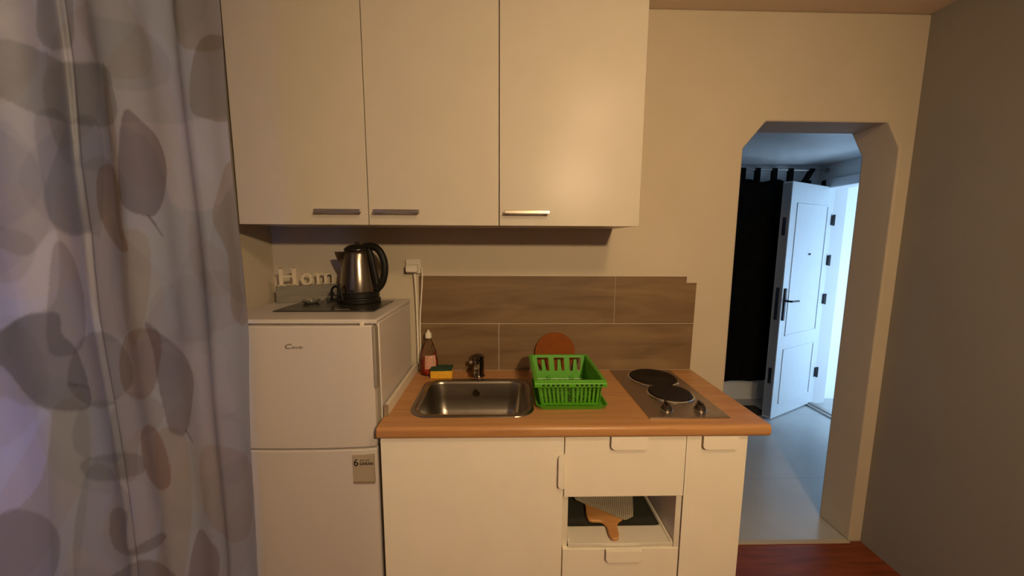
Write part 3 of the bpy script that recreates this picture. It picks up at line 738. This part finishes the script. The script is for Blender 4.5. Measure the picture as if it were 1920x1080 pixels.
# home sign
SA = Vector((-.952, 1.560, 0)); SB = Vector((-.684, 1.7110, 0)); sl = (SB-SA).length; sa = math.atan2(SB.y-SA.y, SB.x-SA.x)
t = thing('word_sign', 'cream wooden letters reading Home on a grey block, left on the fridge', 'sign', (SA.x, SA.y, ME), sa)
bm = B(); box(bm, 0, sl, -.009, .009, 0, .070); obj('sign_block', bm, M['signbase'], t, bevel=.0015)
def letter(fn, x):
    bm = B(); fn(bm, x); return obj('letter', bm, M['signwhite'], t, bevel=.0008)
Z0 = .0703; Y0, Y1 = -.006, .006
def LH(bm, x):
    for s in (0, .048):
        box(bm, x+s, x+s+.016, Y0, Y1, Z0, Z0+.078)
        box(bm, x+s-.006, x+s+.022, Y0, Y1, Z0, Z0+.006); box(bm, x+s-.006, x+s+.022, Y0, Y1, Z0+.072, Z0+.078)
    box(bm, x+.016, x+.048, Y0, Y1, Z0+.036, Z0+.045)
def Lo(bm, x, gap=False):
    n = 28; cx, cz = x+.024, Z0+.026
    o_, i_ = [], []
    for k in range(n):
        a = 2*PI*k/n
        o_.append((cx+.024*math.cos(a), cz+.026*math.sin(a))); i_.append((cx+.010*math.cos(a), cz+.019*math.sin(a)))
    rings = []
    for ring, y in ((o_, Y0), (o_, Y1), (i_, Y1), (i_, Y0), (o_, Y0)): rings.append([Vector((p[0], y, p[1])) for p in ring])
    loft(bm, rings, False, False); bmesh.ops.remove_doubles(bm, verts=bm.verts, dist=1e-6)
def Lm(bm, x):
    for s in (0, .030, .060):
        box(bm, x+s, x+s+.012, Y0, Y1, Z0, Z0+.046); box(bm, x+s-.004, x+s+.016, Y0, Y1, Z0, Z0+.005)
    box(bm, x-.004, x+.010, Y0, Y1, Z0+.046, Z0+.051)
    for s in (.010, .040):
        prism(bm, [(x+s, Z0+.036), (x+s+.008, Z0+.046), (x+s+.020, Z0+.046), (x+s+.028, Z0+.038), (x+s+.028, Z0+.046), (x+s+.020, Z0+.052), (x+s+.008, Z0+.052), (x+s, Z0+.046)], 'y', Y0, Y1)
def Le(bm, x):
    n = 24; cx, cz = x+.020, Z0+.026; pts = []
    out = [(cx+.021*math.cos(a), cz+.026*math.sin(a)) for a in [2*PI*.0+(2*PI*.88)*k/n for k in range(n+1)]]
    inn = [(cx+.010*math.cos(a), cz+.018*math.sin(a)) for a in [2*PI*.0+(2*PI*.88)*k/n for k in range(n, -1, -1)]]
    prism(bm, out+inn, 'y', Y0, Y1); box(bm, cx-.011, cx+.020, Y0, Y1, cz-.003, cz+.003)
letter(LH, .014); letter(Lo, .092); letter(Lm, .153); letter(Le, .250)

# small glass dishes
for (x, y, r, lb) in ((-.795, 1.535, .034, 'small shiny dish on the black board in front of the letter sign'), (-.742, 1.600, .022, 'tiny shiny lid between letter sign and kettle base')):
    t = thing('small_dish', lb, 'dish', (x, y, KZ), 0, 'shiny dishes on the fridge')
    bm = B(); lathe(bm, [(.001, 0), (r*.7, 0), (r, .012), (r, .016), (r*.92, .016), (r*.62, .005), (.001, .005)], 0, 0, 32); obj('dish_bowl', bm, M['clear'], t, smooth=60)

# ------------------------------------------------------------------ leaf curtain on the left
CX = -.845; CY0, CY1 = -.60, 1.192; CZ0, CZ1 = .06, 2.555
NYc, NZc = 560, 800
def unproj(px, py):
    d = F_+R_*((px-960)/FPX)+U_*((540-py)/FPX); k = CX/d.x
    return (k*d.y, CZ+k*d.z)
ys = np.concatenate([np.linspace(CY0, .45, 60)[:-1], np.linspace(.45, CY1, NYc-59)])
zs = np.linspace(CZ0, CZ1, NZc)
Yg, Zg = np.meshgrid(ys, zs, indexing='ij')
base = np.array([.335, .375, .565])
col = np.ones(Yg.shape+(3,))*base
def inside(poly, Y, Z):
    r_ = np.zeros(Y.shape, bool); n = len(poly); j = n-1
    for i in range(n):
        yi, zi = poly[i]; yj, zj = poly[j]
        c = ((zi > Z) != (zj > Z)) & (Y < (yj-yi)*(Z-zi)/(zj-zi+1e-12)+yi)
        r_ ^= c; j = i
    return r_
def smooth_px(pts, k=6):
    P = [Vector((p[0], p[1], 0)) for p in pts]; n = len(P); out = []
    for i in range(n):
        a, b, c, d = P[i-1], P[i], P[(i+1) % n], P[(i+2) % n]
        for j in range(k):
            t = j/k
            v = .5*((2*b)+(-a+c)*t+(2*a-5*b+4*c-d)*t*t+(-a+3*b-3*c+d)*t**3); out.append((v.x, v.y))
    return out
def leaf_px(pts, mul, smooth=True):
    pp = smooth_px(pts) if smooth else pts
    poly = [unproj(*p) for p in pp]
    m_ = inside(poly, Yg, Zg)
    col[m_] *= np.array(mul)**.85
# big pale overlapping leaf shapes
rng = np.random.RandomState(11)
def leaf_world(y, z, ln, wd, an, mul, vein=True):
    dy, dz = Yg-y, Zg-z; ca, sa_ = math.cos(an), math.sin(an)
    u = (dy*ca+dz*sa_)/ln; v = (-dy*sa_+dz*ca)/wd
    inb = (np.abs(u) < 1)
    prof_ = np.where(inb, np.power(np.clip(1-u*u, 0, 1), .75)*(1-.25*u), 0)
    m_ = inb & (np.abs(v) < prof_)
    col[m_] *= np.array(mul)**.7
for i in range(190):
    y = rng.uniform(CY0, CY1); z = rng.uniform(CZ0, CZ1)
    tone = rng.choice(4)
    k = rng.uniform(.86, 1.10)
    tint = ((1.0, .97, .95), (.97, 1.0, .97), (.98, .98, 1.03), (1.03, .96, .90))[tone]
    leaf_world(y, z, rng.uniform(.10, .2), rng.uniform(.05, .10), rng.uniform(1.0, 2.2), [k*c for c in tint])
D = (.56, .54, .56)
leaf_px([(243, 205), (262, 228), (290, 262), (305, 305), (303, 350), (288, 398), (276, 405), (250, 392), (236, 365), (233, 300), (236, 230)], (.50, .46, .48))
leaf_px([(285, 603), (310, 632), (345, 668), (362, 705), (360, 755), (343, 812), (325, 812), (318, 790), (306, 720), (298, 660)], (.58, .54, .56))
leaf_px([(-60, 150), (-10, 75), (60, 95), (120, 118), (205, 120), (222, 160), (225, 230), (150, 235), (60, 215), (20, 190), (-20, 165)], (.60, .62, .62))
leaf_px([(0, 625), (40, 600), (80, 586), (105, 590), (110, 625), (130, 655), (150, 720), (150, 765), (100, 768), (60, 745), (20, 700), (-40, 640)], (.52, .52, .56))
leaf_px([(135, 640), (190, 622), (225, 640), (250, 680), (250, 720), (200, 760), (150, 760), (120, 720)], (.66, .64, .64))
leaf_px([(55, 215), (110, 215), (140, 300), (165, 430), (95, 430), (70, 330)], (.74, .75, .77))
leaf_px([(95, 455), (125, 480), (150, 560), (140, 650), (95, 660), (90, 540)], (.66, .64, .68))
leaf_px([(180, 320), (215, 310), (235, 350), (240, 420), (255, 470), (220, 460), (185, 400)], (.68, .56, .48))
leaf_px([(265, 810), (300, 800), (320, 850), (325, 910), (300, 915), (270, 880)], (.70, .55, .50))
leaf_px([(150, 860), (250, 850), (270, 880), (240, 895), (160, 900)], (.66, .66, .66))
leaf_px([(10, 965), (80, 965), (120, 1010), (100, 1090), (10, 1090)], (.66, .64, .70))
leaf_px([(190, 960), (228, 960), (232, 1030), (300, 1000), (320, 1010), (260, 1040), (200, 1030)], (.60, .56, .56))
leaf_px([(365, 995), (395, 1015), (412, 1040), (408, 1090), (360, 1090)], (.66, .56, .54))
leaf_px([(200, 1090), (230, 1060), (280, 1050), (330, 1070), (340, 1100)], (.60, .54, .54))
for pts_, mul_ in (
    ([(70, 130), (200, 125), (215, 235), (225, 300), (170, 320), (110, 300), (80, 240)], (.80, .82, .82)),
    ([(120, 230), (185, 240), (190, 430), (170, 438), (100, 430), (75, 350)], (.76, .78, .80)),
    ([(205, 118), (216, 150), (226, 230), (236, 330), (246, 440), (228, 430), (215, 300), (205, 200)], (.80, .68, .58)),
    ([(160, 300), (235, 320), (250, 400), (252, 600), (200, 640), (170, 560), (150, 420)], (.84, .82, .80)),
    ([(240, 440), (280, 450), (285, 600), (255, 650), (235, 560)], (.92, .84, .72)),
    ([(240, 630), (300, 620), (305, 700), (290, 745), (240, 740), (225, 690)], (.74, .60, .52)),
    ([(210, 750), (300, 745), (310, 800), (260, 830), (250, 900), (200, 880)], (.86, .82, .78)),
    ([(300, 820), (345, 830), (350, 1090), (290, 1090), (310, 960)], (.95, .86, .74)),
    ([(145, 760), (210, 760), (215, 860), (150, 860), (130, 820)], (.76, .78, .80)),
    ([(150, 890), (190, 880), (240, 960), (230, 1090), (150, 1090)], (.74, .74, .76)),
    ([(425, 300), (450, 380), (455, 590), (430, 590), (420, 480), (400, 400)], (.84, .72, .62)),
    ([(380, 840), (470, 860), (475, 1000), (430, 1010), (380, 960)], (.90, .80, .74)),
    ([(100, 780), (150, 790), (150, 1090), (105, 1090)], (.86, .88, .82)),
    ([(310, 530), (420, 510), (440, 600), (330, 650), (290, 600)], (.93, .90, .90)),
    ([(320, 0), (400, -20), (412, 80), (370, 95), (330, 60)], (.80, .72, .62)),
    ([(0, 430), (60, 440), (70, 480), (50, 525), (0, 520)], (.84, .84, .84))):
    leaf_px(pts_, mul_)
leaf_px([(60, -40), (120, -40), (130, 40), (125, 85), (80, 92), (50, 60)], (.62, .62, .60))
leaf_px([(160, 35), (250, 45), (300, 90), (310, 150), (240, 170), (180, 120)], (.84, .88, .88))
leaf_px([(375, 75), (420, 85), (428, 215), (385, 222), (368, 190)], (.66, .60, .52))
leaf_px([(235, 230), (330, 232), (430, 222), (440, 300), (400, 390), (320, 385), (300, 330), (270, 260)], (1.20, 1.14, 1.12))
leaf_px([(300, 650), (330, 640), (420, 645), (430, 700), (445, 770), (380, 775), (365, 700)], (1.12, 1.08, 1.08))
leaf_px([(0, 470), (60, 480), (95, 430), (100, 560), (60, 590), (0, 610)], (1.30, 1.30, 1.32))
leaf_px([(-10, 760), (50, 760), (100, 780), (80, 900), (0, 960)], (1.22, 1.24, 1.34))
leaf_px([(355, 790), (400, 780), (460, 800), (455, 860), (390, 890), (362, 870)], (1.10, 1.07, 1.08))
for a, b_ in (((276, 403), (297, 442)), ((342, 806), (357, 830)), ((120, 720), (150, 726))):     # stems
    for k in range(3):
        pass
    n_ = 2.2
    dxp, dyp = b_[0]-a[0], b_[1]-a[1]; ln_ = math.hypot(dxp, dyp); ox_, oy_ = -dyp/ln_*n_*.5, dxp/ln_*n_*.5
    leaf_px([(a[0]-ox_, a[1]-oy_), (b_[0]-ox_, b_[1]-oy_), (b_[0]+ox_, b_[1]+oy_), (a[0]+ox_, a[1]+oy_)], (.35, .32, .34), False)
for _ in range(1):
    q_ = np.pad(col, ((1, 1), (1, 1), (0, 0)), 'edge')
    col = (q_[:-2, 1:-1]+q_[2:, 1:-1]+q_[1:-1, :-2]+q_[1:-1, 2:]+2*q_[1:-1, 1:-1])/6
col = np.clip(col, .06, .80)
# vertical folds
Xg = CX+.011*np.sin(Yg*26+.6+.4*np.sin(Zg*1.3))+.006*np.sin(Yg*61+Zg*.8)+.004*np.sin(Zg*7+Yg*9)
rp = [unproj(*q) for q in ((122, 120), (140, 300), (165, 440), (180, 600), (206, 765))]
rz = np.array([q[1] for q in rp])[::-1]; ry = np.array([q[0] for q in rp])[::-1]
yr_ = np.interp(Zg, rz, ry)
Xg = Xg+.009*np.exp(-((Yg-yr_)/.0055)**2)
Xg = Xg+(.018-.0)*np.clip((Yg-1.10)/.09, 0, 1)
Xg = Xg-.040*np.clip((1.25-Zg)/.8, 0, 1)*np.clip((Yg-.9)/.29, 0, 1)
nY, nZ = Yg.shape
co = np.stack([Xg, Yg, Zg], -1).reshape(-1, 3)
idx = np.arange(nY*nZ).reshape(nY, nZ)
quads = np.stack([idx[:-1, :-1], idx[1:, :-1], idx[1:, 1:], idx[:-1, 1:]], -1).reshape(-1, 4)
me = bpy.data.meshes.new('leaf_curtain')
me.vertices.add(len(co)); me.vertices.foreach_set('co', co.ravel().astype(np.float32))
me.loops.add(quads.size); me.loops.foreach_set('vertex_index', quads.ravel().astype(np.int32))
me.polygons.add(len(quads)); me.polygons.foreach_set('loop_start', np.arange(0, quads.size, 4, dtype=np.int32))
me.update(calc_edges=True); me.validate()
me.polygons.foreach_set('use_smooth', np.ones(len(quads), bool))
ca_ = me.color_attributes.new('print', 'FLOAT_COLOR', 'POINT')
c4 = np.ones((len(co), 4), np.float32); c4[:, :3] = col.reshape(-1, 3); ca_.data.foreach_set('color', c4.ravel())
m, nt, b = new_mat('leaf_print_satin')
at = nt.nodes.new('ShaderNodeAttribute'); at.attribute_name = 'print'
nt.links.new(at.outputs['Color'], b.inputs['Base Color']); b.inputs['Roughness'].default_value = .42; b.inputs['Specular IOR Level'].default_value = .45
nn = nt.nodes.new('ShaderNodeTexNoise'); nn.inputs['Scale'].default_value = 22; nn.inputs['Detail'].default_value = 4
tc = nt.nodes.new('ShaderNodeTexCoord'); nt.links.new(tc.outputs['Object'], nn.inputs['Vector'])
bp = nt.nodes.new('ShaderNodeBump'); bp.inputs['Strength'].default_value = .35; bp.inputs['Distance'].default_value = .004
nt.links.new(nn.outputs['Fac'], bp.inputs['Height']); nt.links.new(bp.outputs[0], b.inputs['Normal'])
tr = nt.nodes.new('ShaderNodeBsdfTranslucent'); nt.links.new(at.outputs['Color'], tr.inputs[0])
ms = nt.nodes.new('ShaderNodeMixShader'); ms.inputs[0].default_value = .32
nt.links.new(b.outputs[0], ms.inputs[1]); nt.links.new(tr.outputs[0], ms.inputs[2])
nt.links.new(ms.outputs[0], nt.nodes['Material Output'].inputs['Surface'])
me.materials.append(m)
lc = bpy.data.objects.new('leaf_curtain', me); C.objects.link(lc)
sd_ = lc.modifiers.new('thickness', 'SOLIDIFY'); sd_.thickness = .0008
tag(lc, 'grey lilac curtain printed with large leaves, at the left edge', 'curtain')

# ------------------------------------------------------------------ pendant lamp behind the viewer (light source of the room)
t = thing('pendant_lamp', 'small pendant lamp hanging behind the viewer', 'lamp', (LAMP.x, LAMP.y, CEIL-.001))
bm = B(); cyl(bm, (0, 0, 0), (0, 0, -.03), .045); obj('ceiling_rose', bm, M['shade'], t)
bm = B(); cyl(bm, (0, 0, -.03), (0, 0, LAMP.z-CEIL+.11), .004); obj('flex', bm, M['shade'], t)
bm = B(); cyl(bm, (0, 0, LAMP.z-CEIL+.11), (0, 0, LAMP.z-CEIL+.06), .018); obj('lamp_holder', bm, M['shade'], t)
t = thing('ceiling_lamp', 'round ceiling lamp above the viewer', 'lamp', (CLAMP.x, CLAMP.y, CEIL-.0005))
bm = B(); lathe(bm, [(.001, 0), (.16, 0), (.155, -.02), (.15, -.02), (.001, -.02)], 0, 0, 40); obj('lamp_base', bm, M['shade'], t)
